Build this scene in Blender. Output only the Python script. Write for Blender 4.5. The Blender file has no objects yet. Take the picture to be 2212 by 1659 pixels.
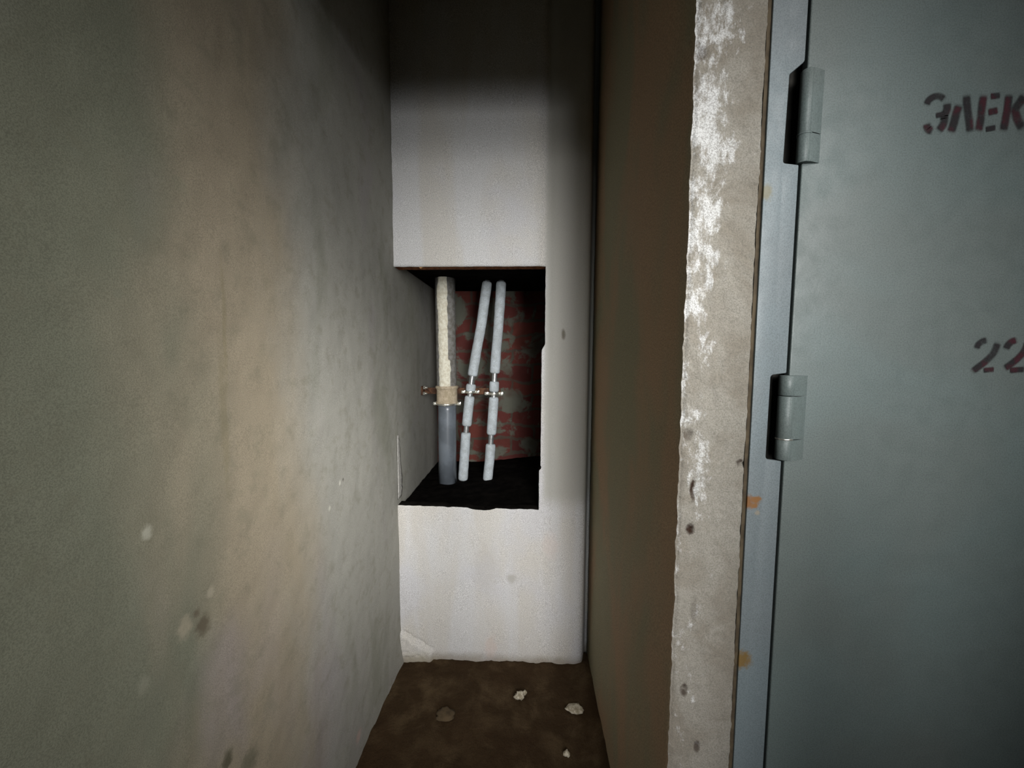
import bpy, bmesh, math, random
from mathutils import Vector, Matrix, noise
random.seed(7)
S = bpy.context.scene
COL = S.collection

# ---------------------------------------------------------------- camera, world, lights
FPX, PW, PH = 830.0, 2212.0, 1659.0
CAM = Vector((0.0, 0.0, 1.4))
YAW, PITCH, ROLL = math.radians(2.2), math.radians(-4.4), math.radians(0.25)
cam_rot = Matrix.Rotation(YAW, 3, 'Z') @ Matrix.Rotation(math.pi/2 + PITCH, 3, 'X') @ Matrix.Rotation(ROLL, 3, 'Z')
cd = bpy.data.cameras.new('camera')
cd.sensor_width = 36.0
cd.lens = 36.0*FPX/PW
cd.clip_start = 0.02
cam = bpy.data.objects.new('camera', cd)
COL.objects.link(cam)
cam.location = CAM
cam.rotation_euler = cam_rot.to_euler()
S.camera = cam

S.view_settings.view_transform = 'Standard'
S.view_settings.look = 'None'
S.view_settings.gamma = 1
S.view_settings.use_curve_mapping = False
S.view_settings.exposure = 0.0

w = bpy.data.worlds.new('dim_stairwell')
S.world = w
w.use_nodes = True
w.node_tree.nodes['Background'].inputs[0].default_value = (0.75, 0.85, 0.80, 1)
w.node_tree.nodes['Background'].inputs[1].default_value = 0.012

def area(name, loc, target, sx, sy, power, color, spread=180):
    l = bpy.data.lights.new(name, 'AREA')
    l.shape = 'RECTANGLE'; l.size = sx; l.size_y = sy
    l.energy = power; l.color = color; l.spread = math.radians(spread)
    o = bpy.data.objects.new(name, l); COL.objects.link(o)
    o.location = loc
    o.rotation_euler = (Vector(target)-Vector(loc)).to_track_quat('-Z', 'Y').to_euler()
    return o
area('unseen_key_light', (0.72, -1.9, 2.60), (-0.12, 1.65, 1.22), 0.8, 1.9, 2.4, (1.0, 0.99, 0.98), 40)  # soft key from behind on the right, its source unseen
area('casing_foot_fill_light', (0.60, -2.6, 1.90), (-0.16, 1.65, 0.80), 0.8, 1.9, 4.4, (1.0, 0.99, 0.98), 32)  # added fill that lifts the lower casing, no window known
area('casing_fill_light', (0.85, -2.2, 1.50), (-0.10, 1.65, 1.50), 0.6, 1.2, 3.0, (0.98, 0.99, 1.0), 34)  # level fill added for the casing front, no real lamp behind it
area('left_wall_fill_light', (1.50, -0.90, 2.80), (-0.57, 1.00, 1.00), 0.4, 0.4, 2.85, (1.0, 0.98, 0.95), 30)  # added to brighten the left wall, source made up
area('left_wall_side_fill_light', (1.00, -0.20, 2.10), (-0.57, 1.15, 1.05), 0.25, 0.3, 0.75, (1.0, 0.98, 0.95), 28)  # second added fill raking the left wall
area('door_fill_light', (0.90, -1.40, 1.90), (0.62, 0.73, 1.35), 0.5, 0.5, 0.95, (0.97, 1.0, 1.0), 40)  # fill added for the cabinet door only
area('door_left_fill_light', (0.20, -1.60, 1.90), (0.66, 0.73, 1.30), 0.6, 0.6, 0.88, (0.97, 1.0, 1.0), 34)  # another added door fill, from further left
area('niche_foot_fill_light', (0.30, -1.60, 2.00), (0.0, 1.65, 0.25), 0.3, 0.4, 0.6, (1.0, 0.98, 0.98), 22)  # narrow added fill on the foot of the niche

# ---------------------------------------------------------------- helpers
def ray(px, py):
    return cam_rot @ Vector(((px-PW/2)/FPX, -(py-PH/2)/FPX, -1.0))
def atY(px, py, Y):
    d = ray(px, py); t = (Y-CAM.y)/d.y; return CAM + d*t
def atX(px, py, X):
    d = ray(px, py); t = (X-CAM.x)/d.x; return CAM + d*t
def atZ(px, py, Z):
    d = ray(px, py); t = (Z-CAM.z)/d.z; return CAM + d*t

def nz(x, y, z, s, seed=0.0):
    return noise.noise(Vector((x*s+seed, y*s+seed*1.7, z*s-seed)))
def fbm(x, y, z, s, seed=0.0, octv=4):
    v = 0; a = 1.0
    for i in range(octv):
        v += a*nz(x, y, z, s*(2.1**i), seed+i*3.1); a *= 0.5
    return v

def link(name, bm, mats, parent=None, smooth=True):
    me = bpy.data.meshes.new(name)
    bm.normal_update()
    bm.to_mesh(me); bm.free()
    for m in (mats if isinstance(mats, (list, tuple)) else [mats]): me.materials.append(m)
    if smooth:
        for p in me.polygons: p.use_smooth = True
    o = bpy.data.objects.new(name, me); COL.objects.link(o)
    if parent is not None:
        o.parent = parent
        o.matrix_parent_inverse = Matrix.Translation(-Vector(parent.location))
    return o
def flat(o, deg=35):
    me = o.data
    for p in me.polygons: p.use_smooth = True
    try: me.set_sharp_from_angle(angle=math.radians(deg))
    except Exception:
        for p in me.polygons: p.use_smooth = False
    return o
def struct(o):
    o['kind'] = 'structure'; return o
def thing(name, label, cat, loc, group=None):
    o = bpy.data.objects.new(name, None); COL.objects.link(o)
    o.empty_display_size = 0.05
    o.location = loc; o['label'] = label; o['category'] = cat
    if group: o['group'] = group
    return o
def tag(o, label, cat, group=None):
    o['label'] = label; o['category'] = cat
    if group: o['group'] = group
    return o

def add_box(bm, x0, x1, y0, y1, z0, z1, bevel=0.0, mi=0):
    r = bmesh.ops.create_cube(bm, size=1.0)
    vs = r['verts']
    for v in vs:
        v.co = Vector((x0 + (v.co.x+.5)*(x1-x0), y0 + (v.co.y+.5)*(y1-y0), z0 + (v.co.z+.5)*(z1-z0)))
    fs = {f for v in vs for f in v.link_faces}
    for f in fs: f.material_index = mi
    if bevel > 0:
        es = {e for v in vs for e in v.link_edges}
        bmesh.ops.bevel(bm, geom=list(es), offset=bevel, segments=2, affect='EDGES', profile=0.6)
def add_tube(bm, pts, radii, n=20, cap=True, jit=0.0, mi=0):
    rings = []
    for i, (p, r) in enumerate(zip(pts, radii)):
        p = Vector(p)
        a = Vector(pts[max(i-1, 0)]); b = Vector(pts[min(i+1, len(pts)-1)])
        d = (b-a).normalized()
        u = d.orthogonal().normalized() if abs(d.z) < .5 else Vector((1, 0, 0))
        u = (u - d*u.dot(d)).normalized(); v = d.cross(u)
        ring = []
        for k in range(n):
            t = 2*math.pi*k/n
            rr = r*(1+jit*nz(math.cos(t), math.sin(t), p.z*10, 1.5, 3))
            ring.append(bm.verts.new(p + (u*math.cos(t)+v*math.sin(t))*rr))
        rings.append(ring)
    for a, b in zip(rings[:-1], rings[1:]):
        for k in range(n):
            f = bm.faces.new((a[k], a[(k+1) % n], b[(k+1) % n], b[k])); f.material_index = mi
    if cap:
        bm.faces.new(list(reversed(rings[0]))); bm.faces.new(rings[-1])
    return rings
def grid(bm, us, vs, fn, skip=None, flip=False, mi=None):
    V = {}
    for i, u in enumerate(us):
        for j, v in enumerate(vs):
            V[i, j] = bm.verts.new(fn(u, v))
    for i in range(len(us)-1):
        for j in range(len(vs)-1):
            if skip and skip(i, j): continue
            q = (V[i, j], V[i+1, j], V[i+1, j+1], V[i, j+1])
            f = bm.faces.new(tuple(reversed(q)) if flip else q)
            if mi: f.material_index = mi(i, j)
    for v in [v for v in V.values() if not v.link_faces]: bm.verts.remove(v)
    return V
def frange(a, b, step):
    n = max(1, int(round(abs(b-a)/step)))
    return [a+(b-a)*i/n for i in range(n+1)]
def extrude_poly(bm, pts, y0, y1, bevel=0.0, mi=0):
    """outline in (x,z), a slab between y0 (front) and y1 (back)"""
    a = [bm.verts.new((p[0], y0, p[1])) for p in pts]
    b = [bm.verts.new((p[0], y1, p[1])) for p in pts]
    f1 = bm.faces.new(a); f2 = bm.faces.new(list(reversed(b)))
    n = len(pts); side = []
    for k in range(n):
        side.append(bm.faces.new((a[(k+1) % n], a[k], b[k], b[(k+1) % n])))
    es = list(f1.edges)
    bmesh.ops.recalc_face_normals(bm, faces=[f1, f2]+side)
    if bevel > 0:
        bmesh.ops.bevel(bm, geom=es, offset=bevel, segments=3, affect='EDGES', profile=0.5)
    bmesh.ops.triangulate(bm, faces=[f for f in bm.faces if len(f.verts) > 4])

# ---------------------------------------------------------------- materials
class NT:
    def __init__(s, name, rough=0.85, metal=0.0, spec=0.3):
        s.m = bpy.data.materials.new(name); s.m.use_nodes = True
        s.t = s.m.node_tree; s.b = s.t.nodes['Principled BSDF']
        s.b.inputs['Roughness'].default_value = rough
        s.b.inputs['Metallic'].default_value = metal
        s.b.inputs['Specular IOR Level'].default_value = spec
        s.geo = s.t.nodes.new('ShaderNodeNewGeometry')
        s.pos = s.geo.outputs['Position']
    def n(s, typ, **kw):
        nd = s.t.nodes.new(typ)
        for k, v in kw.items(): setattr(nd, k, v)
        return nd
    def l(s, a, b): s.t.links.new(a, b)
    def setin(s, sock, v):
        if isinstance(v, bpy.types.NodeSocket): s.l(v, sock)
        else: sock.default_value = v
    def math(s, op, a, b=0.0, clamp=False):
        nd = s.n('ShaderNodeMath', operation=op); nd.use_clamp = clamp
        s.setin(nd.inputs[0], a); s.setin(nd.inputs[1], b); return nd.outputs[0]
    def mapping(s, scale=(1, 1, 1), loc=(0, 0, 0)):
        nd = s.n('ShaderNodeMapping'); s.l(s.pos, nd.inputs[0])
        nd.inputs['Scale'].default_value = scale; nd.inputs['Location'].default_value = loc
        return nd.outputs[0]
    def noise(s, scale, detail=3, rough=0.55, vec=None, dist=0.0):
        nd = s.n('ShaderNodeTexNoise'); s.l(vec if vec is not None else s.pos, nd.inputs['Vector'])
        nd.inputs['Scale'].default_value = scale; nd.inputs['Detail'].default_value = detail
        nd.inputs['Roughness'].default_value = rough; nd.inputs['Distortion'].default_value = dist
        return nd.outputs['Fac']
    def ramp(s, v, lo, hi, a=0.0, b=1.0):
        nd = s.n('ShaderNodeMapRange'); nd.interpolation_type = 'SMOOTHSTEP'
        s.setin(nd.inputs[0], v)
        for i, x in enumerate((lo, hi, a, b)): nd.inputs[i+1].default_value = x
        return nd.outputs[0]
    def mix(s, fac, a, b, blend='MIX'):
        nd = s.n('ShaderNodeMix', data_type='RGBA', blend_type=blend)
        s.setin(nd.inputs[0], fac)
        for i, v in ((6, a), (7, b)):
            if isinstance(v, tuple): v = (*v, 1.0) if len(v) == 3 else v
            s.setin(nd.inputs[i], v)
        return nd.outputs[2]
    def sphere(s, c, r, soft=0.5, scale=(1, 1, 1), wob=0.0, ws=60):
        """1 near point c, fading at radius r: a stain with its own place on the thing"""
        nd = s.n('ShaderNodeVectorMath', operation='SUBTRACT'); s.l(s.pos, nd.inputs[0]); nd.inputs[1].default_value = c
        n2 = s.n('ShaderNodeVectorMath', operation='MULTIPLY'); s.l(nd.outputs[0], n2.inputs[0]); n2.inputs[1].default_value = scale
        n3 = s.n('ShaderNodeVectorMath', operation='LENGTH'); s.l(n2.outputs[0], n3.inputs[0])
        d = n3.outputs['Value']
        if wob: d = s.math('ADD', d, s.math('MULTIPLY', s.math('SUBTRACT', s.noise(ws, 3), 0.5), wob))
        return s.ramp(d, r*(1-soft), r, 1.0, 0.0)
    def bump(s, h, strength=0.3, dist=0.004, prev=None):
        nd = s.n('ShaderNodeBump'); nd.inputs['Strength'].default_value = strength
        nd.inputs['Distance'].default_value = dist; s.setin(nd.inputs['Height'], h)
        if prev is not None: s.l(prev, nd.inputs['Normal'])
        return nd.outputs[0]
    def out(s, col, nrm=None, rough=None):
        if isinstance(col, tuple): s.b.inputs['Base Color'].default_value = (*col, 1)
        else: s.l(col, s.b.inputs['Base Color'])
        if nrm is not None: s.l(nrm, s.b.inputs['Normal'])
        if rough is not None: s.setin(s.b.inputs['Roughness'], rough)
        return s.m

def srgb(r, g, b):
    f = lambda c: (c/255/12.92) if c/255 <= 0.04045 else ((c/255+0.055)/1.055)**2.4
    return (f(r), f(g), f(b))

def m_left():
    t = NT('painted_plaster_olive', rough=0.8, spec=0.25)
    olive, beige, grey, mauve = srgb(118, 120, 104), srgb(150, 140, 121), srgb(153, 152, 144), srgb(148, 141, 146)
    n1 = t.noise(1.6, 3, 0.5, t.mapping((1, 1.6, 0.7)), 0.6)
    n2 = t.noise(2.6, 3, 0.55, t.mapping((1, 1.5, 0.6), (3, 1, 7)), 0.5)
    sep = t.n('ShaderNodeSeparateXYZ'); t.l(t.pos, sep.inputs[0])
    y = t.math('ADD', sep.outputs['Y'], t.math('MULTIPLY', t.math('SUBTRACT', n2, 0.5), 0.5))
    c = t.mix(t.ramp(y, 0.50, 0.70), olive, beige)            # darker olive near, then beige, then grey further in
    c = t.mix(t.ramp(y, 0.76, 1.08), c, grey)
    c = t.mix(t.ramp(n1, 0.55, 0.75, 0, 0.5), c, mauve)
    c = t.mix(t.ramp(n2, 0.55, 0.72, 0, 0.45), c, olive)
    fine = t.noise(560, 2, 0.7)
    mott = t.noise(22, 4, 0.6)
    c = t.mix(t.ramp(fine, 0.40, 0.62, 0, 0.42), c, t.mix(0.25, srgb(56, 54, 46), c))
    c = t.mix(t.ramp(mott, 0.50, 0.72, 0, 0.34), c, srgb(110, 108, 92))
    # streaks, chips and pits with places of their own
    for p, r, sc, col, amt in (((484, 900), 0.10, (1, 7, 0.5), (118, 110, 86), .4), ((484, 700), .07, (1, 9, .4), (120, 112, 84), .35),
                               ((440, 1350), .022, (1, 1, .8), (84, 76, 62), .8), ((425, 1325), .012, (1, 1, 1), (90, 80, 66), .7),
                               ((490, 1645), .02, (1, 1, .8), (70, 68, 52), .8), ((535, 1650), .035, (1, 1, .8), (84, 84, 68), .6),
                               ((316, 1150), .014, (1, 1, 1), (186, 186, 172), .5), ((735, 1043), .008, (1, 1, .7), (190, 188, 178), .7),
                               ((712, 1098), .009, (1, 1, .8), (190, 188, 176), .6), ((742, 1036), .006, (1, 1, .7), (80, 76, 68), .8),
                               ((400, 1355), .02, (1, 1, .7), (170, 160, 140), .5), ((775, 1590), .03, (1, 1, 1), (190, 160, 152), .5),
                               ((390, 400), .02, (1, 1, 1), (120, 124, 106), .25), ((160, 330), .012, (1, 1, 1), (115, 118, 104), .35),
                               ((255, 635), .01, (1, 1, 1), (115, 118, 104), .35), ((60, 1215), .01, (1, 1, .5), (110, 112, 94), .35),
                               ((455, 1280), .012, (1, 1, 1), (176, 168, 150), .4), ((310, 1480), .012, (1, 1, .6), (160, 158, 142), .25)):
        q = atX(*p, XL)
        c = t.mix(t.math('MULTIPLY', t.sphere(tuple(q), r, .75, sc, r*.9, 90), amt), c, srgb(*col))
    b = t.bump(t.noise(300, 3, 0.7), 0.25, 0.0015)
    b = t.bump(t.noise(9, 3, 0.5), 0.3, 0.012, b)
    return t.out(c, b)

def m_box():
    xseam_m = atY(1176, 650, YF).x
    t = NT('whitewashed_panel', rough=0.9, spec=0.2)
    base, warm, cool = srgb(214, 213, 212), srgb(209, 205, 198), srgb(208, 208, 213)
    v = t.noise(2.2, 3, 0.5, t.mapping((2.6, 1, 0.45)), 0.4)
    v2 = t.noise(3.1, 3, 0.5, t.mapping((1.2, 1, 1.0), (5, 2, 9)), 0.3)
    c = t.mix(t.ramp(v, 0.42, 0.62), warm, base)
    c = t.mix(t.ramp(v2, 0.5, 0.7, 0, .6), c, cool)
    c = t.mix(t.ramp(t.noise(360, 2, 0.7), 0.40, 0.62, 0, 0.5), c, srgb(112, 110, 106))
    c = t.mix(t.ramp(t.noise(40, 4, 0.7), 0.62, 0.8, 0, 0.35), c, srgb(150, 145, 135))
    sp = t.n('ShaderNodeSeparateXYZ'); t.l(t.pos, sp.inputs[0])
    wv = t.math('MULTIPLY', t.math('SUBTRACT', t.noise(18, 3), .5), .012)
    strip = t.math('MULTIPLY', t.ramp(t.math('ADD', sp.outputs['X'], wv), xseam_m-.008, xseam_m+.018), t.ramp(sp.outputs['Z'], .70, .80))
    c = t.mix(t.math('MULTIPLY', strip, .85), c, srgb(166, 164, 156))
    for p, r, sc, col, amt in (((1217, 722), .02, (1.6, 1, .7), (90, 84, 70), .75), ((905, 1430), .11, (1, 1, 1.4), (190, 186, 166), .55),
                               ((1050, 1230), .13, (1.6, 1, .8), (172, 168, 160), .3), ((1105, 1250), .03, (1, 1, 1), (160, 156, 146), .6), ((1060, 1400), .06, (1.5, 1, .7), (198, 180, 168), .5),
                               ((1190, 1180), .05, (1, 1, .6), (200, 186, 180), .4)):
        q = atY(*p, YF)
        c = t.mix(t.math('MULTIPLY', t.sphere(tuple(q), r, .7, sc, r*.8, 40), amt), c, srgb(*col))
    sep = t.n('ShaderNodeSeparateXYZ'); t.l(t.pos, sep.inputs[0])   # darker and browner towards the foot
    c = t.mix(t.math('MULTIPLY', t.ramp(t.math('ADD', sep.outputs['Z'], t.math('MULTIPLY', t.math('SUBTRACT', t.noise(14, 4), .5), .05)), 0.0, 0.05, 1, 0), .6), c, srgb(120, 108, 88))
    b = t.bump(t.noise(190, 3, 0.7), 0.3, 0.003)
    b = t.bump(t.noise(12, 3, 0.5, t.mapping((2, 1, .6))), 0.25, 0.01, b)
    return t.out(c, b)

def m_pier():
    t = NT('rough_white_plaster', rough=0.95, spec=0.15)
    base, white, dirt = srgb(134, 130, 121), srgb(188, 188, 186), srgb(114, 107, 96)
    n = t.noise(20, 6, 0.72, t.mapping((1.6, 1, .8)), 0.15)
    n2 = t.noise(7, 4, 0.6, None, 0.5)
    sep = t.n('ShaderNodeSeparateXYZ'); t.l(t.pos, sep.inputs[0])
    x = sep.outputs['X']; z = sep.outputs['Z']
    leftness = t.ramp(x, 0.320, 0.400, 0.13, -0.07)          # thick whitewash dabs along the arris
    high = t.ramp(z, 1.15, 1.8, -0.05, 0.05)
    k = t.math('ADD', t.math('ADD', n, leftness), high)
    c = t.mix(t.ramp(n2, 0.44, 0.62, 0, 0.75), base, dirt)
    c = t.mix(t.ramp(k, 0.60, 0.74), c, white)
    c = t.mix(t.ramp(t.noise(380, 2, 0.7), 0.38, 0.66, 0, 0.55), c, srgb(96, 92, 84))
    for p, r, sc, amt in (((1497, 1058), .016, (2.6, 1, .55), 1), ((1491, 1142), .012, (1.2, 1, .8), 1), ((1486, 940), .013, (1, 1, .8), .6),
                          ((1600, 1000), .010, (1, 1, 1), .8), ((1505, 1612), .012, (1.5, 1, .7), .7), ((1500, 1320), .02, (2, 1, .6), .3),
                          ((1515, 115), .015, (1, 1, 1), .45), ((1478, 1490), .01, (1, 1, .6), .8)):
        q = atY(*p, YP)
        c = t.mix(t.math('MULTIPLY', t.sphere(tuple(q), r, .6, sc, r*.9, 90), amt), c, srgb(44, 30, 22))
    b = t.bump(t.noise(120, 5, 0.75), 0.8, 0.004)
    b = t.bump(k, 0.5, 0.006, b)
    return t.out(c, b)

def m_pierside():
    t = NT('brown_grey_plaster', rough=0.85, spec=0.25)
    n = t.noise(2.4, 3, 0.5, t.mapping((1, 1.5, .7)), .4)
    c = t.mix(t.ramp(n, .4, .6), srgb(180, 152, 122), srgb(160, 152, 124))
    c = t.mix(t.ramp(t.noise(300, 2, .7), .40, .62, 0, .4), c, srgb(84, 76, 64))
    return t.out(c, t.bump(t.noise(120, 4, .7), .3, .003))

def m_metal(name, col, foam=False):
    t = NT(name, rough=0.5, spec=0.4)
    n = t.noise(3.0, 3, .5, None, .4)
    c = t.mix(t.ramp(n, .42, .62, 0, .5), srgb(*col), tuple(x*.88 for x in srgb(col[0]+4, col[1]-2, col[2]-4)))
    c = t.mix(t.ramp(t.noise(430, 2, .7), .40, .64, 0, .45), c, tuple(x*.42 for x in srgb(*col)))
    if foam:
        for p, r, sc, col2, amt in (((1612, 1085), .0185, (1, 1, 1.1), (108, 72, 36), 1), ((1634, 1079), .0115, (1, 1, 1.3), (112, 78, 42), 1), ((1630, 1093), .008, (1, 1, 1.3), (112, 78, 42), 1),
                                    ((1600, 1425), .0225, (.9, 1, 1.0), (104, 84, 50), 1), ((1655, 415), .014, (1, 1, .8), (96, 90, 62), .8),
                                    ((1636, 1108), .006, (1, 1, 1), (140, 125, 100), .5)):
            q = atY(*p, YP-.004)
            c = t.mix(t.math('MULTIPLY', t.sphere(tuple(q), r*1.08, .6, sc, r*1.1, 110), amt), c, srgb(*col2))
    b = t.bump(t.noise(150, 4, .7), .18, .002)
    b = t.bump(t.noise(5, 2, .5), .2, .01, b)
    return t.out(c, b, t.ramp(t.noise(30, 3, .6), .3, .7, .42, .6))

def m_simple(name, col, rough=.7, metal=0, var=.3, scale=40, bumps=.2, spec=.3, col2=None, fine=0.0):
    t = NT(name, rough=rough, metal=metal, spec=spec)
    b0 = srgb(*col); b1 = srgb(*col2) if col2 else tuple(x*(1-var) for x in b0)
    c = t.mix(t.ramp(t.noise(scale, 4, .6), .38, .62), b0, b1)
    if fine: c = t.mix(t.ramp(t.noise(330, 2, .7), .35, .7, 0, fine), c, tuple(x*.3 for x in b0))
    return t.out(c, t.bump(t.noise(scale*4, 3, .6), bumps, .002))

def m_floor():
    t = NT('dirt_covered_concrete', rough=0.95, spec=0.1)
    n = t.noise(9, 5, .65, None, .3); n2 = t.noise(3, 3, .5)
    c = t.mix(t.ramp(n, .4, .7), srgb(62, 48, 32), srgb(87, 72, 52))
    c = t.mix(t.ramp(n2, .45, .65, 0, .6), c, srgb(64, 48, 32))
    c = t.mix(t.ramp(t.noise(240, 3, .7), .4, .75, 0, .4), c, srgb(32, 24, 16))
    return t.out(c, t.bump(t.noise(60, 5, .7), .7, .008))

def m_brick():
    t = NT('old_red_brickwork', rough=0.92, spec=0.15)
    mp = t.n('ShaderNodeMapping'); t.l(t.pos, mp.inputs[0]); mp.inputs['Rotation'].default_value = (math.radians(90), 0, 0)
    mp.inputs['Location'].default_value = (0.06, -0.02, 0)
    wob = t.n('ShaderNodeTexNoise'); t.l(t.pos, wob.inputs['Vector']); wob.inputs['Scale'].default_value = 9
    ad = t.n('ShaderNodeVectorMath', operation='MULTIPLY_ADD'); t.l(wob.outputs['Color'], ad.inputs[0]); ad.inputs[1].default_value = (.07, .07, .07); t.l(mp.outputs[0], ad.inputs[2])
    br = t.n('ShaderNodeTexBrick'); t.l(ad.outputs[0], br.inputs['Vector'])
    br.inputs['Scale'].default_value = 1.0
    br.inputs['Brick Width'].default_value = .26; br.inputs['Row Height'].default_value = .094
    br.inputs['Mortar Size'].default_value = .010; br.inputs['Mortar Smooth'].default_value = .3
    br.inputs['Color1'].default_value = (*srgb(100, 54, 46), 1); br.inputs['Color2'].default_value = (*srgb(82, 42, 40), 1)
    br.inputs['Mortar'].default_value = (*srgb(76, 66, 58), 1)
    c = t.mix(t.ramp(t.noise(8, 4, .6, None, .5), .50, .60), br.outputs['Color'], srgb(92, 92, 82))   # smeared mortar
    c = t.mix(t.ramp(t.noise(5, 3, .6), .5, .7, 0, .5), c, srgb(66, 36, 28))
    b = t.bump(br.outputs['Fac'], -.6, .01)
    return t.out(c, t.bump(t.noise(80, 4, .7), .5, .004, b))

def m_paint_mark():
    t = NT('sprayed_maroon_paint', rough=.75)
    uv = t.n('ShaderNodeUVMap'); uv.uv_map = 'UVMap'
    sp = t.n('ShaderNodeSeparateXYZ'); t.l(uv.outputs[0], sp.inputs[0])
    dv = t.math('ABSOLUTE', t.math('SUBTRACT', t.math('MULTIPLY', sp.outputs['Y'], 2.0), 1.0))
    du = t.math('ABSOLUTE', t.math('SUBTRACT', t.math('MULTIPLY', sp.outputs['X'], 2.0), 1.0))
    e = t.math('MULTIPLY', t.ramp(dv, .35, 1.0, 1, 0), t.ramp(du, .80, 1.0, 1, 0))
    a = t.math('MULTIPLY', e, t.ramp(t.noise(420, 3, .7), .25, .55, .55, 1))
    a = t.math('MULTIPLY', a, t.ramp(t.noise(45, 2, .5), .3, .55, .72, 1))
    c = t.mix(t.ramp(t.noise(30, 2, .5), .47, .62), srgb(30, 26, 28), srgb(54, 17, 26))
    t.out(c)
    t.l(a, t.b.inputs['Alpha'])
    return t.m

# ---------------------------------------------------------------- principal planes (metres)
XL, XR, YF, YP = -0.570, 0.293, 1.650, 0.730      # left wall, pier side, far casing, pier front
YB, ZC = 2.42, 2.90                                # brick wall of the shaft, niche ceiling
M_LEFT, M_BOX, M_PIER, M_SIDE = m_left(), m_box(), m_pier(), m_pierside()
M_FLOOR, M_BRICK = m_floor(), m_brick()
M_CEIL = m_simple('dull_ceiling_plaster', (150, 150, 140), .9)
M_SHAFT_SHADE = m_simple('shaft_shade_black', (20, 18, 16), .98, spec=.02, var=.5, scale=20)  # near-black colour standing in for deep shade in the shaft
M_FRAME = m_metal('light_grey_frame_paint', (103, 113, 116), True)
M_DOOR = m_metal('grey_green_door_paint', (92, 102, 100))
M_DARK = m_simple('dark_cavity', (48, 46, 42), .9)
M_TRIM = m_simple('brown_wood_strip', (72, 62, 46), .85, scale=30, col2=(56, 47, 34))
M_BOARD = m_simple('raw_brown_board', (186, 118, 70), .85, scale=60, col2=(120, 70, 42))

# ---------------------------------------------------------------- floor
bm = bmesh.new()
def ffl(u, v):
    e = max(0.0, 1-abs(u-XL)/.06) + max(0.0, 1-abs(YF-v)/.05) + max(0.0, 1-abs(XR-u)/.05)
    return Vector((u, v, .004*fbm(u, v, 0, 9, 2) + .010*min(1, e)*(.5+fbm(u, v, 0, 14, 5)) - .004))
grid(bm, frange(-.62, .36, .012), frange(.70, 1.72, .012), ffl)
o = struct(link('floor', bm, M_FLOOR))
bm = bmesh.new()
add_box(bm, -.62, 2.4, -2.2, .70, -.05, 0)
struct(link('floor_landing', bm, M_FLOOR, smooth=False))

# ---------------------------------------------------------------- left wall, runs on into the shaft
bm = bmesh.new()
def fle(u, v):
    d = .0022*fbm(0, u, v, 5, 1) + .001*fbm(0, u, v, 22, 4)
    foot = max(0, 1-v/.22)
    d += foot*foot*.018*(1-max(0, min(1, (YF-u)/.35)))        # wall flares towards the corner foot
    return Vector((XL+d, u, v))
grid(bm, frange(-2.2, .3, .05)[:-1]+frange(.3, 1.66, .012), frange(-.03, 2.93, .014), fle)
grid(bm, frange(1.66, YB+.02, .03), frange(-.03, 2.93, .03), lambda u, v: Vector((XL+.0022*fbm(0, u, v, 5, 1)+.001*fbm(0, u, v, 22, 4), u, v)))
V = [v for v in bm.verts]
struct(link('wall_left', bm, M_LEFT))
# chipped paint along the edge of the opening, on the left wall
bm = bmesh.new()
edge = [(850, 940), (853, 970), (856, 1000), (858, 1035), (861, 1060), (862, 1082)]
wid = [1, 2, 3, 5, 5, 3]
va = []
for (px, py), wpx in zip(edge, wid):
    q = atY(px, py, YF)
    y0 = YF+.002; y1 = y0+wpx*.0085
    va.append((q.z, y0-.012, y1))
rows = []
for k in range(len(va)-1):
    for i in range(4):
        f = i/4; z = va[k][0]*(1-f)+va[k+1][0]*f
        a = va[k][1]*(1-f)+va[k+1][1]*f; b = va[k][2]*(1-f)+va[k+1][2]*f + .012*nz(0, 0, z, 110)
        rows.append([bm.verts.new((XL+.0045+.0008*nz(z, j, 0, 60), a+(b-a)*j/4, z)) for j in range(5)])
for r0, r1 in zip(rows[:-1], rows[1:]):
    for j in range(4): bm.faces.new((r0[j], r0[j+1], r1[j+1], r1[j]))
M_CHIP = m_simple('bare_white_plaster', (176, 174, 168), .95, scale=80, fine=.4)
o = link('trim_1', bm, M_CHIP); struct(o)
sol = o.modifiers.new('thick', 'SOLIDIFY'); sol.thickness = .003; sol.offset = 0

# ---------------------------------------------------------------- far casing with its rough opening
H_L = XL+.001
P_TL, P_TR = atY(848, 573, YF), atY(1179, 577, YF)
P_BL, P_BR = atY(856, 1093, YF), atY(1161, 1099, YF)
ztop, zbot = (P_TL.z+P_TR.z)/2, (P_BL.z+P_BR.z)/2
def hole_right(z):
    zs = atY(1175, 750, YF).z; zn = atY(1165, 1012, YF).z
    x = P_TR.x if z > zs else P_TR.x-.0135
    if abs(z-zs) < .012: x = P_TR.x-.0135*(zs+.012-z)/.024
    if z < zn: x -= .006
    if abs(z-zn) < .010: x += .010*(1-abs(z-zn)/.010)
    return x + .0012*fbm(z, 0, 0, 30, 8)
def hole_bot(x):
    z = zbot + (x-P_BL.x)/(P_BR.x-P_BL.x)*-.008+.004 + .0025*fbm(x, 0, 0, 22, 3)
    c = atY(1040, 1100, YF).x
    if abs(x-c) < .065: z -= .010*(1-(abs(x-c)/.065)**3)
    return z
def hole_top(x):
    return ztop + .0012*fbm(x, 0, 0, 30, 6)
XE = XR+.02
xg1 = frange(XL-.01, P_TR.x-.006, .007); xg2 = frange(P_TR.x-.006, XE, .007)
xs = xg1+xg2[1:]; iR = len(xg1)-1
zg1 = frange(-.02, zbot, .0075); zg2 = frange(zbot, ztop, .0075); zg3 = frange(ztop, ZC+.02, .012)
zs_ = zg1+zg2[1:]+zg3[1:]; jB = len(zg1)-1; jT = jB+len(zg2)-1
xseam = P_TR.x
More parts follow.
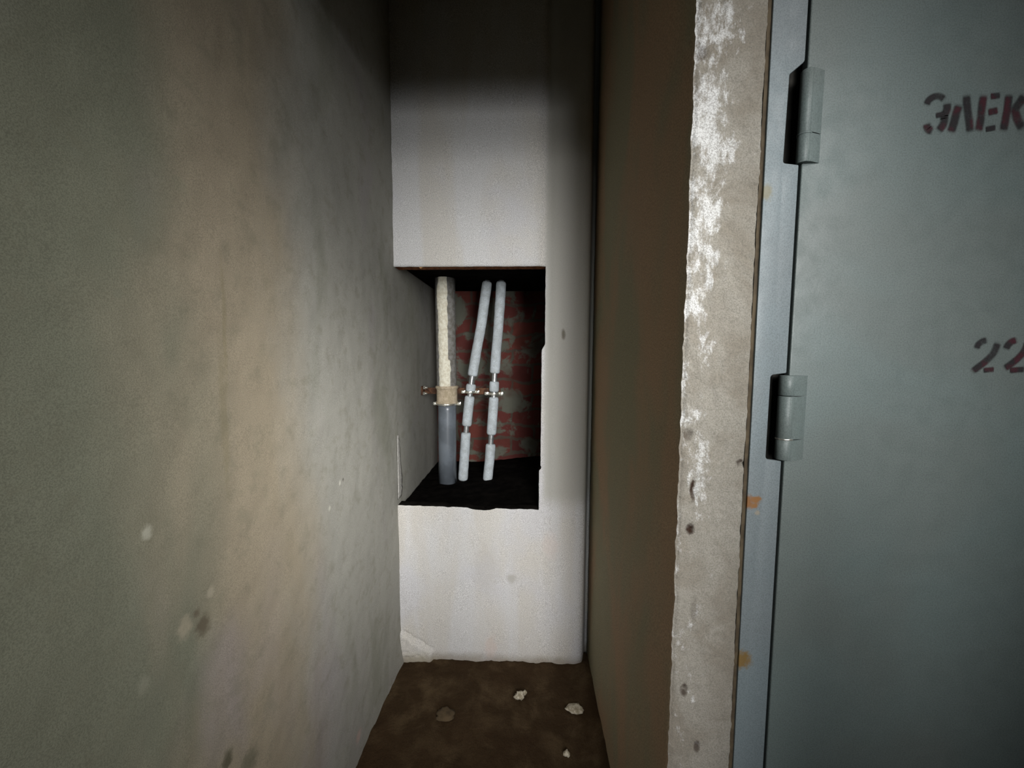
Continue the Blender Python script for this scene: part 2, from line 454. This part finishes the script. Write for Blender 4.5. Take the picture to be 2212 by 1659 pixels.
def casing(u, v):
    x, z = u, v
    # snap to the irregular rims of the opening
    wR = max(0, 1-abs(u-xs[iR])/.035)
    if v > zbot-.03 and v < ztop+.03: x += wR*(hole_right(v)-xs[iR])
    if u < P_TR.x+.02:
        wB = max(0, 1-abs(v-zbot)/.03); z += wB*(hole_bot(min(max(x, P_BL.x), P_BR.x+.02))-zbot)
        wT = max(0, 1-abs(v-ztop)/.03); z += wT*(hole_top(x)-ztop)
    y = YF + .0012*fbm(x, 0, z, 8, 1) + .0006*fbm(x, 0, z, 40, 7)
    # shallow valley where panel and narrow strip meet, then the strip rolls back at its arris
    t = (x-(xseam+.012))/.020
    y += .010*math.exp(-t*t)*(1 if v > zbot else .4)
    t = (x-(XR-.062))/.030
    if t > 0: y += .010*min(t, 1)**2
    t = (x-(XR-.032))/.022
    if t > 0: y += .085*min(t, 1)
    # crooked lump of plaster at the foot by the left wall
    a = max(0, 1-((x+.505)/.085)**4); b = max(0, 1-((z-.05)/.088)**4)
    ridge = z-(.135-(x-XL)*.60)+.006*nz(x, 0, z, 40, 3)
    k = min(1, a*b*3.2)
    if ridge < -.004: y -= (.016+.004*nz(x, 0, z, 60))*k
    elif ridge < .010: y += .014*k*(1-abs(ridge-.003)/.0075 if abs(ridge-.003) < .0075 else 0)
    if v <= zs_[1]+.03:
        z += max(0, 1-max(v, 0)/.05)*(.011*fbm(x, 0, 0, 18, 2)+.006-.02*max(0, x+.1))
    if z < .10 and x < XL+.045:
        x += 0
    return Vector((x, y, z))
bm = bmesh.new()
V = grid(bm, xs, zs_, casing, skip=lambda i, j: i < iR and jB <= j < jT)
# returns of the opening: bottom, right, top
def lip(keys, dy, mi=1):
    prev = None
    for k in keys:
        a = V[k]; b = bm.verts.new(a.co+Vector((0, dy, 0)))
        if prev:
            f = bm.faces.new((prev[0], a, b, prev[1])); f.material_index = mi
        prev = (a, b)
lip([(i, jB) for i in range(iR+1)], .05)  # bottom and right returns take the near-black shade colour
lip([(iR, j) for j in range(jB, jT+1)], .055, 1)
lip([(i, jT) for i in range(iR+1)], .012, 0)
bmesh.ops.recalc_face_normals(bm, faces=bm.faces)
struct(link('wall_far', bm, [M_BOX, M_SHAFT_SHADE]))

# raw board edge seen under the upper panel, with a hanging splinter
bm = bmesh.new()
def fb(u, v):
    return Vector((u, YF+.010+v, ztop+.001 + .0008*fbm(u, v, 0, 30, 4)))
grid(bm, frange(XL-.005, P_TR.x+.004, .01), frange(0, .060, .01), fb)
r = bmesh.ops.extrude_face_region(bm, geom=bm.faces[:])
for e in r['geom']:
    if isinstance(e, bmesh.types.BMVert): e.co.z += .035
bmesh.ops.recalc_face_normals(bm, faces=bm.faces)
board = struct(link('trim_2', bm, M_BOARD))
bm = bmesh.new()
c = atY(911, 581, YF+.012)
pts = [(-.018, .004), (.018, .004), (.004, -.001), (-.004, -.007), (-.010, -.003)]
extrude_poly(bm, [(c.x+a*1.0, ztop+b) for a, b in pts], YF+.009, YF+.019, .0008)
flat(link('splinter', bm, m_simple('pale_splinter', (196, 150, 100), .8), board))

# shaft behind the casing
bm = bmesh.new()
grid(bm, frange(XL-.02, .5, .03), frange(-.02, ZC, .03), lambda u, v: Vector((u, YB+.004*fbm(u, 0, v, 14), v)))
struct(link('wall_shaft', bm, M_BRICK))
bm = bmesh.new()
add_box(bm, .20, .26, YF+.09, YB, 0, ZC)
struct(link('wall_shaft_right', bm, M_SHAFT_SHADE, smooth=False))
bm = bmesh.new()   # near-black ledge at the lower lip, its colour stands in for shade
def fledge(u, v):
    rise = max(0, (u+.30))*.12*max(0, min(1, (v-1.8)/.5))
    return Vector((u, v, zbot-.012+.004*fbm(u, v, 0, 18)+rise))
grid(bm, frange(XL+.004, .21, .012), frange(YF+.003, YB-.004, .012), fledge)
struct(link('floor_shaft_shade', bm, M_SHAFT_SHADE))
bm = bmesh.new()  # near-black lid above the opening, shade put into its colour
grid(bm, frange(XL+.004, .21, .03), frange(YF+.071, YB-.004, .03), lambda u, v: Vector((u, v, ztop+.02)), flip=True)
struct(link('ceiling_shaft_shade', bm, M_SHAFT_SHADE))

# ---------------------------------------------------------------- ceiling, lintel over the niche
bm = bmesh.new(); add_box(bm, -.62, .36, .93, 1.72, ZC, ZC+.06); struct(link('ceiling', bm, M_CEIL, smooth=False))
bm = bmesh.new(); add_box(bm, -.62, 2.4, YP,  .95, 2.33, 3.2, .004); struct(link('wall_lintel', bm, M_CEIL, smooth=False))

# ---------------------------------------------------------------- pier on the right: shaded side and rough front
XPF = XR+.124
dents = [(atY(1497, 1058, YP), .010, .022), (atY(1491, 1142, YP), .008, .010), (atY(1486, 940, YP), .010, .012), (atY(1515, 115, YP), .016, .013),
         (atY(1603, 1003, YP), .008, .006), (atY(1478, 1490, YP), .008, .008), (atY(1505, 1612, YP), .008, .010), (atY(1560, 5, YP), .010, .02)]
def arris(z):
    return .0022*fbm(0, 0, z, 16, 3)+.0016*fbm(0, 0, z, 60, 9)
def pierf(u, v):
    f = 1-min(1, (u-XR)/.03)
    x = u + f*arris(v)
    if u > XPF-.012: x += .0012*fbm(0, 0, v, 25, 6)
    y = YP + .0032*fbm(x*1.3, 0, v, 14, 2)*.6 + .0022*max(0, nz(x*1.4, 0, v, 38, 6)) + .0010*nz(x, 0, v, 110, 1) + .0012*fbm(x, 0, v, 60, 8)
    t = 1-min(1, (u-XR)/.010); y += .005*t*t
    t = 1-min(1, (XPF-u)/.010); y += .004*t*t
    for q, rx, rz in dents:
        d = ((x-q.x)/rx)**2+((v-q.z)/rz)**2
        if d < 1: y += .006*(1-d)
    return Vector((x, y, v))
bm = bmesh.new()
us = frange(XR, XPF, .0035); vs = frange(-.02, .40, .03)[:-1]+frange(.40, 2.50, .0045)
V = grid(bm, us, vs, pierf)
ys = [.006+YP+.01*k for k in range(1, 4)]+frange(YP+.06, YF+.07, .03)
prev = [V[0, j] for j in range(len(vs))]
for y in ys:
    cur = [bm.verts.new((XR+.0015*fbm(0, y, z, 6, 5)+arris(z)*max(0, 1-(y-YP)/.05), y, z)) for z in vs]
    for j in range(len(vs)-1):
        f = bm.faces.new((prev[j+1], prev[j], cur[j], cur[j+1])); f.material_index = 1
    prev = cur
bm.verts.ensure_lookup_table()
# lower and upper lengths out of the photograph's sight, coarser
grid(bm, frange(YP+.15, YF+.07, .1), [2.5, ZC+.02], lambda u, v: Vector((XR, u, v)), mi=lambda i, j: 1)
prev = [V[len(us)-1, j] for j in range(len(vs))]
cur = [bm.verts.new((XPF, YP+.06, z)) for z in vs]
for j in range(len(vs)-1): bm.faces.new((prev[j], prev[j+1], cur[j+1], cur[j]))
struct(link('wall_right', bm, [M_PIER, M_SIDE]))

# brown strip let into the joint between pier and cabinet
bm = bmesh.new()
def fst(u, v): return Vector((u, YP+.0005+.0015*fbm(u, 0, v, 30), v))
grid(bm, frange(XPF-.004, XPF+.024, .004), frange(.3, 2.5, .02), fst)
struct(link('trim_3', bm, M_TRIM))

# ---------------------------------------------------------------- electrical cabinet
FL = atY(1628, 770, YP).x          # frame left edge
GL = atY(1698, 770, YP).x          # frame right edge at the door gap
GR = atY(1706, 770, YP).x          # door left edge
DZ0, DZ1 = .50, 2.20
XD1 = 1.10
cab = thing('electrical_cabinet', 'grey-green painted steel electrical cabinet with maroon stencilled lettering, built in beside the rough white pier', 'electrical cabinet', ((FL+XD1)/2, YP, .3))
YFR = YP-.004
# hinge notches of the frame, read off the photograph
u0 = atY(1745, 132, YFR); u1 = atY(1706, 160, YFR); u2 = atY(1692, 352, YFR); u3 = atY(1727, 356, YFR)
l0 = atY(1701, 806, YFR); l1 = atY(1665, 810, YFR); l2 = atY(1654, 992, YFR); l3 = atY(1688, 996, YFR)
bm = bmesh.new()
def arc(pts_):  # round the inner corners of a notch
    out = []
    for k, p in enumerate(pts_):
        if p[2] == 0 or k in (0, len(pts_)-1): out.append(p[:2]); continue
        a = Vector(pts_[k-1][:2]); b = Vector(p[:2]); c = Vector(pts_[k+1][:2]); r = p[2]
        p1 = b+(a-b).normalized()*r; p2 = b+(c-b).normalized()*r
        for t in (0, .25, .5, .75, 1): out.append(tuple(p1*(1-t)**2+b*2*t*(1-t)+p2*t*t))
    return out
out = arc([(FL, .30, 0), (FL, 2.5, 0), (GL, 2.5, 0), (GL, u0.z, .004), (u1.x, u1.z, .003), (u2.x, u2.z, .004), (GL, u3.z, .002), (GL, l0.z, .002),
           (l1.x, l1.z, .006), (l2.x, l2.z, .006), (GL, l3.z, .002), (GL, .30, 0)])
extrude_poly(bm, out, YFR, YP+.002, .0012)
flat(link('frame', bm, M_FRAME, cab))
bm = bmesh.new()
add_box(bm, GL, XD1+.09, YFR, YP+.002, DZ1+.006, 2.5, .001)
add_box(bm, GL, XD1+.09, YFR, YP+.002, .30, DZ0-.006, .001)
add_box(bm, XD1+.008, XD1+.09, YFR, YP+.002, DZ0-.006, DZ1+.006, .001)
flat(link('frame_rail', bm, M_FRAME, cab))
bm = bmesh.new()
add_box(bm, FL-.002, XD1+.09, YP+.030, YP+.05, .30, 2.5)
add_box(bm, FL-.002, FL+.006, YP+.014, YP+.03, .30, 2.5)
link('cabinet_body', bm, M_DARK, cab, smooth=False)

bm = bmesh.new()
hr = .0125
dl = arc([(GR, DZ0, 0), (XD1, DZ0, 0), (XD1, DZ1, 0), (GR, DZ1, 0)])
cut = .014
out = [(GR, DZ0), (GR, DZ1), (XD1, DZ1), (XD1, DZ0)]
extrude_poly(bm, out, YP-.002, YP+.012, .0025)
door = flat(link('door', bm, M_DOOR, cab))

# hinges: two knuckles and a washer each, with a leaf wrapped on to the door
M_STEEL = m_simple('worn_bright_steel', (225, 222, 212), .28, metal=.9, var=.2, spec=.5)
def hinge(ztop_, zbot_, xc, joints, washer, radius):
    z0, z1 = zbot_+.0025, ztop_-.0035
    cuts = [z1]+joints+[z0]
    base = bmesh.new()
    yc = YP-.001
    for a, b in zip(cuts[:-1], cuts[1:]):
        add_tube(base, [(xc, yc, b+.0006), (xc, yc, b+.0016), (xc, yc, a-.0016), (xc, yc, a-.0006)], [radius*.93, radius, radius, radius*.93], 28)
        # the leaf runs from the knuckle into the door skin
        prof = [(xc-.001, yc-radius), (xc+radius*.9, yc-radius*.80), (xc+radius*2.6, YP-.0026), (xc+radius*2.6, YP+.004), (xc-.001, YP+.004)]
        pa = [base.verts.new((x_, y_, b+.0008)) for x_, y_ in prof]; pb = [base.verts.new((x_, y_, a-.0008)) for x_, y_ in prof]
        base.faces.new(pa); base.faces.new(list(reversed(pb)))
        for k in range(5): base.faces.new((pa[k], pb[k], pb[(k+1) % 5], pa[(k+1) % 5]))
    bmesh.ops.recalc_face_normals(base, faces=base.faces)
    h = flat(link('hinge', base, M_DOOR, cab), 50)
    if washer is not None:
        w_ = bmesh.new()
        add_tube(w_, [(xc, yc, washer-.0018), (xc, yc, washer-.0012), (xc, yc, washer+.0012), (xc, yc, washer+.0018)], [radius*.95, radius*1.06, radius*1.06, radius*.95], 28)
        link('washer', w_, M_STEEL, h)['label'] = 'bright worn steel ring'
hinge(l0.z, l3.z, GR-.0025, [atY(1700, 855, YFR).z, atY(1690, 948, YFR).z], atY(1690, 948, YFR).z, .0135)
hinge(u0.z-.010, u3.z, GR+.0015, [atY(1725, 290, YFR).z], None, .0105)
bm = bmesh.new(); zz = atY(1725, 290, YFR).z
add_tube(bm, [(GR+.0015, YP-.001, zz-.0015), (GR+.0015, YP-.001, zz+.0015)], [.0113, .0113], 28)
link('washer', bm, M_DOOR, [c for c in cab.children if c.name.startswith('hinge')][-1])

# stencilled marks: soft sprayed strokes, one mesh per character
M_MARK = m_paint_mark()
YM = YP-.0026
def glyph(name, strokes):
    bm = bmesh.new(); uvl = bm.loops.layers.uv.new('UVMap')
    for n_, (pts, wpx) in enumerate(strokes):
        # smooth the polyline
        P = [atY(*p, YM) for p in pts]
        Q = []
        for k in range(len(P)-1):
            p0 = P[max(k-1, 0)]; p1 = P[k]; p2 = P[k+1]; p3 = P[min(k+2, len(P)-1)]
            for s in range(6):
                t = s/6
                Q.append(.5*((2*p1)+(p2-p0)*t+(2*p0-5*p1+4*p2-p3)*t*t+(3*p1-p0-3*p2+p3)*t**3))
        Q.append(P[-1])
        hw = wpx*YP/FPX/2*1.55
        L = []
        for k, q in enumerate(Q):
            d = (Q[min(k+1, len(Q)-1)]-Q[max(k-1, 0)]).normalized()
            nn = Vector((-d.z, 0, d.x))
            off = Vector((0, -.00015*n_, 0))
            q2 = q + (d*(-hw*.45) if k == 0 else d*hw*.45 if k == len(Q)-1 else Vector((0, 0, 0)))
            L.append((bm.verts.new(q2+nn*hw+off), bm.verts.new(q2-nn*hw+off), k/(len(Q)-1)))
        for a, b in zip(L[:-1], L[1:]):
            f = bm.faces.new((a[0], a[1], b[1], b[0]))
            for lp, uv in zip(f.loops, ((a[2], 1), (a[2], 0), (b[2], 0), (b[2], 1))): lp[uvl].uv = uv
    return link(name, bm, M_MARK, door)
glyph('painted_letter', [([(2002, 226), (2007, 216), (2018, 209), (2030, 208), (2040, 214)], 11), ([(2046, 222), (2046, 236), (2040, 250), (2041, 256), (2037, 270), (2027, 283)], 13),
                         ([(2024, 249), (2038, 247)], 9), ([(2002, 270), (2005, 279), (2012, 282)], 13)])
glyph('painted_letter', [([(2072, 228), (2066, 246), (2060, 268), (2055, 284)], 14), ([(2088, 206), (2090, 235), (2094, 262), (2096, 284)], 13)])
glyph('painted_letter', [([(2125, 206), (2121, 235), (2118, 262), (2114, 282)], 13), ([(2143, 208), (2158, 206)], 10), ([(2138, 242), (2152, 239)], 11), ([(2132, 279), (2148, 276)], 9)])
glyph('painted_letter', [([(2180, 205), (2177, 232), (2172, 260), (2168, 281)], 13), ([(2213, 206), (2205, 220), (2194, 236), (2198, 256), (2209, 279)], 14)])
glyph('painted_digit', [([(2110, 752), (2114, 744), (2122, 738), (2131, 735)], 11), ([(2155, 740), (2151, 754), (2143, 767), (2130, 780), (2116, 791), (2100, 803)], 12), ([(2127, 800), (2145, 798)], 9)])
glyph('painted_digit', [([(2174, 753), (2178, 745), (2186, 738), (2195, 735)], 12), ([(2220, 738), (2216, 752), (2208, 765), (2196, 777), (2182, 788), (2170, 796)], 12), ([(2184, 800), (2210, 798)], 10)])

# wall around the cabinet, out of the photograph's sight
bm = bmesh.new()
add_box(bm, XPF, 2.4, YP, YP+.12, -.02, .30, 0)
add_box(bm, XD1+.09, 2.4, YP, YP+.12, .30, 2.5, 0)
struct(link('wall_front', bm, M_SIDE, smooth=False))

# added stub behind the camera, unseen, to shade the lower door
bm = bmesh.new(); add_box(bm, .62, .73, -.56, -.46, 0, 1.50, .004)
struct(link('wall_shade_stub', bm, M_SIDE, smooth=False))

# ---------------------------------------------------------------- pipes
YS = 2.02
M_CAST = m_simple('grey_painted_cast_iron', (140, 138, 134), .6, scale=50, fine=.4, col2=(112, 108, 100))
M_SMEAR = m_simple('cream_plaster_smear', (236, 232, 214), .95, scale=60, bumps=.8, fine=.25, col2=(214, 206, 184))
M_PVC = m_simple('blue_grey_plastic', (112, 119, 126), .30, scale=12, spec=.6, fine=.15, bumps=.03)
M_SLEEVE = m_simple('light_grey_foam_sleeve', (196, 204, 208), .85, scale=30, fine=.45, bumps=.3, col2=(178, 184, 186))
M_THIN = m_simple('galvanised_pipe', (210, 212, 212), .3, metal=.8, scale=60)
M_RUST = m_simple('rusty_bar', (96, 66, 46), .85, scale=40, col2=(58, 38, 26))

a = atY(961, 600, YS); b = atY(965, 835, YS); b2 = atY(966, 872, YS); c = atY(967, 1050, YS)
RS = .052
sp_ = thing('sewer_pipe', 'thick grey sewer pipe smeared with cream plaster, standing by the left wall', 'pipe', (c.x, YS, zbot))
bm = bmesh.new()
add_tube(bm, [(a.x, YS, ztop+.018), (a.x, YS, a.z), ((a.x+b.x)/2, YS, (a.z+b.z)/2), (b.x, YS, b.z), (b.x, YS, b2.z+.002)], [RS]*5, 40)
link('upper_pipe', bm, M_CAST, sp_)
bm = bmesh.new()      # hand-smeared plaster down the front
zr = frange(a.z+.01, b.z, .006); prev = None
for z in zr:
    f = (z-b.z)/(a.z-b.z)
    xc = b.x+(a.x-b.x)*f
    lo = -.62-.10*fbm(0, 0, z, 24, 4)-(.12 if f > .7 else 0); hi = .40+.10*fbm(0, 0, z, 20, 7)+(.0 if f > .25 else .2)
    if f > .86: lo += .25*(f-.86)/.14
    row = []
    for k in range(15):
        g = k/14; ang = lo+(hi-lo)*g
        e = math.sin(g*math.pi)**.4
        r = RS+.0005+(.0035+.002*fbm(ang, 0, z, 26, 2))*e
        row.append(bm.verts.new((xc+r*math.sin(ang), YS-r*math.cos(ang), z)))
    if prev:
        for k in range(14): bm.faces.new((prev[k], prev[k+1], row[k+1], row[k]))
    prev = row
link('plaster_smear', bm, M_SMEAR, sp_)['label'] = 'cream plaster smeared down the pipe'
bm = bmesh.new()      # socket and collar
zc = [b.z+.006, b.z+.002, b.z-.006, b.z-.010, b.z-.018, b2.z+.016, b2.z+.006, b2.z+.002]
rc = [RS+.001, RS+.008, RS+.009, RS+.005, RS+.002, RS+.002, RS+.008, RS+.002]
add_tube(bm, [(b.x, YS, z) for z in zc], rc, 40, jit=.05)
link('socket', bm, m_simple('yellowed_plaster_collar', (196, 180, 156), .9, scale=50, bumps=.8, fine=.35, col2=(170, 156, 130)), sp_)
bm = bmesh.new()
add_tube(bm, [(b2.x, YS, b2.z), (b2.x, YS, b2.z-.03), ((b2.x+c.x)/2, YS, (b2.z+c.z)/2), (c.x, YS, c.z), (c.x, YS, zbot-.02)], [RS-.004]*5, 48)
link('lower_pipe', bm, M_PVC, sp_)['label'] = 'smooth blue-grey plastic pipe'

YH = 2.06
def heat(label, path, segs, ring_y, dx):
    """path: centre line in photo pixels on the plane YH; segs: sleeve lengths (top y, bottom y)"""
    P = [atY(px, py, YH) for px, py in path]
    P[0] = Vector((P[0].x, YH, ztop+.018)); P[-1] = Vector((P[-1].x, YH, zbot-.015))
    def cx(z):
        for p, q in zip(P[:-1], P[1:]):
            if p.z >= z >= q.z: return p.x+(q.x-p.x)*(p.z-z)/(p.z-q.z)
        return P[-1].x if z < P[-1].z else P[0].x
    zof = lambda py: atY(1050, py, YH).z
    r = thing('heating_pipe', label, 'pipe', (P[-1].x, YH, zbot), None)
    bm = bmesh.new(); zz = frange(P[0].z, P[-1].z, .02)
    add_tube(bm, [(cx(z), YH, z) for z in zz], [.0145]*len(zz), 20)
    link('pipe', bm, M_THIN, r)
    for y0, y1 in segs:
        z0 = zof(y0) if y0 > 0 else ztop+.010; z1 = zof(y1) if y1 > 0 else zbot-.012
        bm = bmesh.new(); zz = frange(z0, z1, .008)
        rad = [.0265*(1+.035*nz(0, 0, z, 40, dx)) for z in zz]
        rad[0] *= .86; rad[-1] *= .86
        add_tube(bm, [(cx(z), YH, z) for z in zz], rad, 24, jit=.04)
        link('insulation_sleeve', bm, M_SLEEVE, r)
    return r, cx, zof
h1, cx1, zof = heat('thin foam-sleeved heating pipe leaning to the right, in the middle beside the sewer pipe',
               [(1053, 560), (1048, 640), (1040, 700), (1029, 760), (1019, 820), (1012, 880), (1007, 930), (1003, 990), (1000, 1060)],
               [(0, 812), (830, 846), (856, 920), (935, 0)], 848, 1)
h2, cx2, _ = heat('rightmost foam-sleeved heating pipe, standing in front of the bare brick',
               [(1083, 560), (1081, 640), (1077, 700), (1071, 770), (1068, 820), (1066, 870), (1062, 930), (1058, 990), (1053, 1060)],
               [(0, 806), (824, 846), (858, 938), (959, 0)], 850, 2)

# rusty bracket bar fixed to the shaft side, with clamps and bolts
zb = zof(846)
br_ = thing('pipe_bracket', 'rusty bracket bar with bright bolted clamps, crossing behind the pipes at mid-height of the opening', 'bracket', (XL+.2, YH+.03, zb))
bm = bmesh.new()
add_box(bm, XL+.002, cx2(zb)+.035, YH+.028, YH+.034, zb-.017, zb+.017, .001)
flat(link('bar', bm, M_RUST, br_))
bm = bmesh.new()
lb = atX(918, 842, XL+.006)
add_box(bm, XL-.002, XL+.008, lb.y-.06, YH+.034, lb.z-.024, lb.z+.024, .002)
pl = flat(link('wall_plate', bm, M_RUST, br_))
M_BOLT = m_simple('bright_zinc', (240, 238, 226), .22, metal=.85, var=.15, spec=.6)
def bolt(x, y, z, r, ln, parent, axis='y'):
    bm = bmesh.new()
    d = Vector((0, -1, 0)) if axis == 'y' else Vector((1, 0, 0))
    p = Vector((x, y, z))
    add_tube(bm, [p, p+d*ln*.6], [r*1.5, r*1.5], 6)
    add_tube(bm, [p+d*ln*.6, p+d*ln, p+d*ln*1.05], [r*.8, r*.8, r*.5], 12)
    flat(link('bolt', bm, M_BOLT, parent))
bolt(XL+.008, lb.y-.035, lb.z+.015, .007, .022, pl, 'x')
bolt(XL+.008, lb.y-.045, lb.z-.016, .006, .022, pl, 'x')
def clamp(x, y, z, r, ear, name='clamp'):
    bm = bmesh.new()
    N = 32; ring = []
    for k in range(N):
        t = 2*math.pi*k/N; d = Vector((math.cos(t), math.sin(t), 0))
        ring.append([bm.verts.new(Vector((x, y, z))+d*rr+Vector((0, 0, h))) for rr, h in ((r, -.005), (r+.0025, -.006), (r+.0035, 0), (r+.0025, .006), (r, .005))])
    for k in range(N):
        a_, b_ = ring[k], ring[(k+1) % N]
        for j in range(5): bm.faces.new((a_[j], b_[j], b_[(j+1) % 5], a_[(j+1) % 5]))
    for s in (-1, 1):
        add_box(bm, x+s*(r+.001) if s > 0 else x-r-ear, x+r+ear if s > 0 else x-(r+.001), y-.006, y-.002, z-.008, z+.008, .001)
        add_box(bm, x+s*(r+.001) if s > 0 else x-r-ear, x+r+ear if s > 0 else x-(r+.001), y+.002, y+.006, z-.008, z+.008, .001)
    # rod back to the bar
    add_tube(bm, [(x, y+r, z), (x, YH+.03, z)], [.005, .005], 10) if y+r < YH+.028 else None
    c_ = flat(link(name, bm, M_BOLT, br_), 40)
    c_['label'] = 'bright zinc pipe clamp with ears'
    for s in (-1, 1): bolt(x+s*(r+ear*.6), y-.006, z, .0055, .010, c_)
    bolt(x, y-r-.003, z, .005, .008, c_)
clamp(cx1(zb), YH, zb-.002, .0275, .020)
clamp(cx2(zb), YH, zof(850), .0275, .022)
clamp(b2.x, YS, b2.z+.001, RS+.001, .020)

# ---------------------------------------------------------------- crumbs of plaster on the floor
M_CRUMB = m_simple('dusty_plaster_crumb', (200, 192, 174), .95, scale=80, col2=(150, 140, 118))
def crumb(px, py, r, sc, label, seed):
    q = atZ(px, py, 0.0)
    bm = bmesh.new(); bmesh.ops.create_icosphere(bm, subdivisions=3, radius=1)
    for v in bm.verts:
        d = v.co.copy(); k = 1+.55*fbm(d.x, d.y, d.z, 1.3, seed, 3)
        v.co = Vector((d.x*sc[0]*r*k, d.y*sc[1]*r*k, d.z*sc[2]*r*k))
    zmin = min(v.co.z for v in bm.verts)
    f = ffl(q.x, q.y).z
    for v in bm.verts: v.co += Vector((q.x, q.y, f-zmin-r*.12))
    return tag(link('plaster_crumb', bm, M_CRUMB), label, 'rubble', 'plaster crumbs on the niche floor')
crumb(1122, 1508, .019, (1.1, .8, .7), 'pale plaster crumb on the brown floor, close below the foot of the whitewashed casing', 3)
crumb(1133, 1499, .010, (.8, .7, 1), 'smallest plaster chip, leaning on the pale crumb near the casing foot', 9)
crumb(1242, 1531, .026, (1.2, .8, .35), 'flat dull plaster flake on the floor near the dark right corner', 5)
crumb(1224, 1629, .010, (1.1, .9, .8), 'little bright plaster crumb alone on the floor, nearest the camera', 7)
crumb(962, 1541, .028, (1.2, .9, .3), 'brown dusty lump half buried in the floor dirt, near the left wall', 12).data.materials[0] = m_simple('dirty_lump', (88, 74, 54), .95)
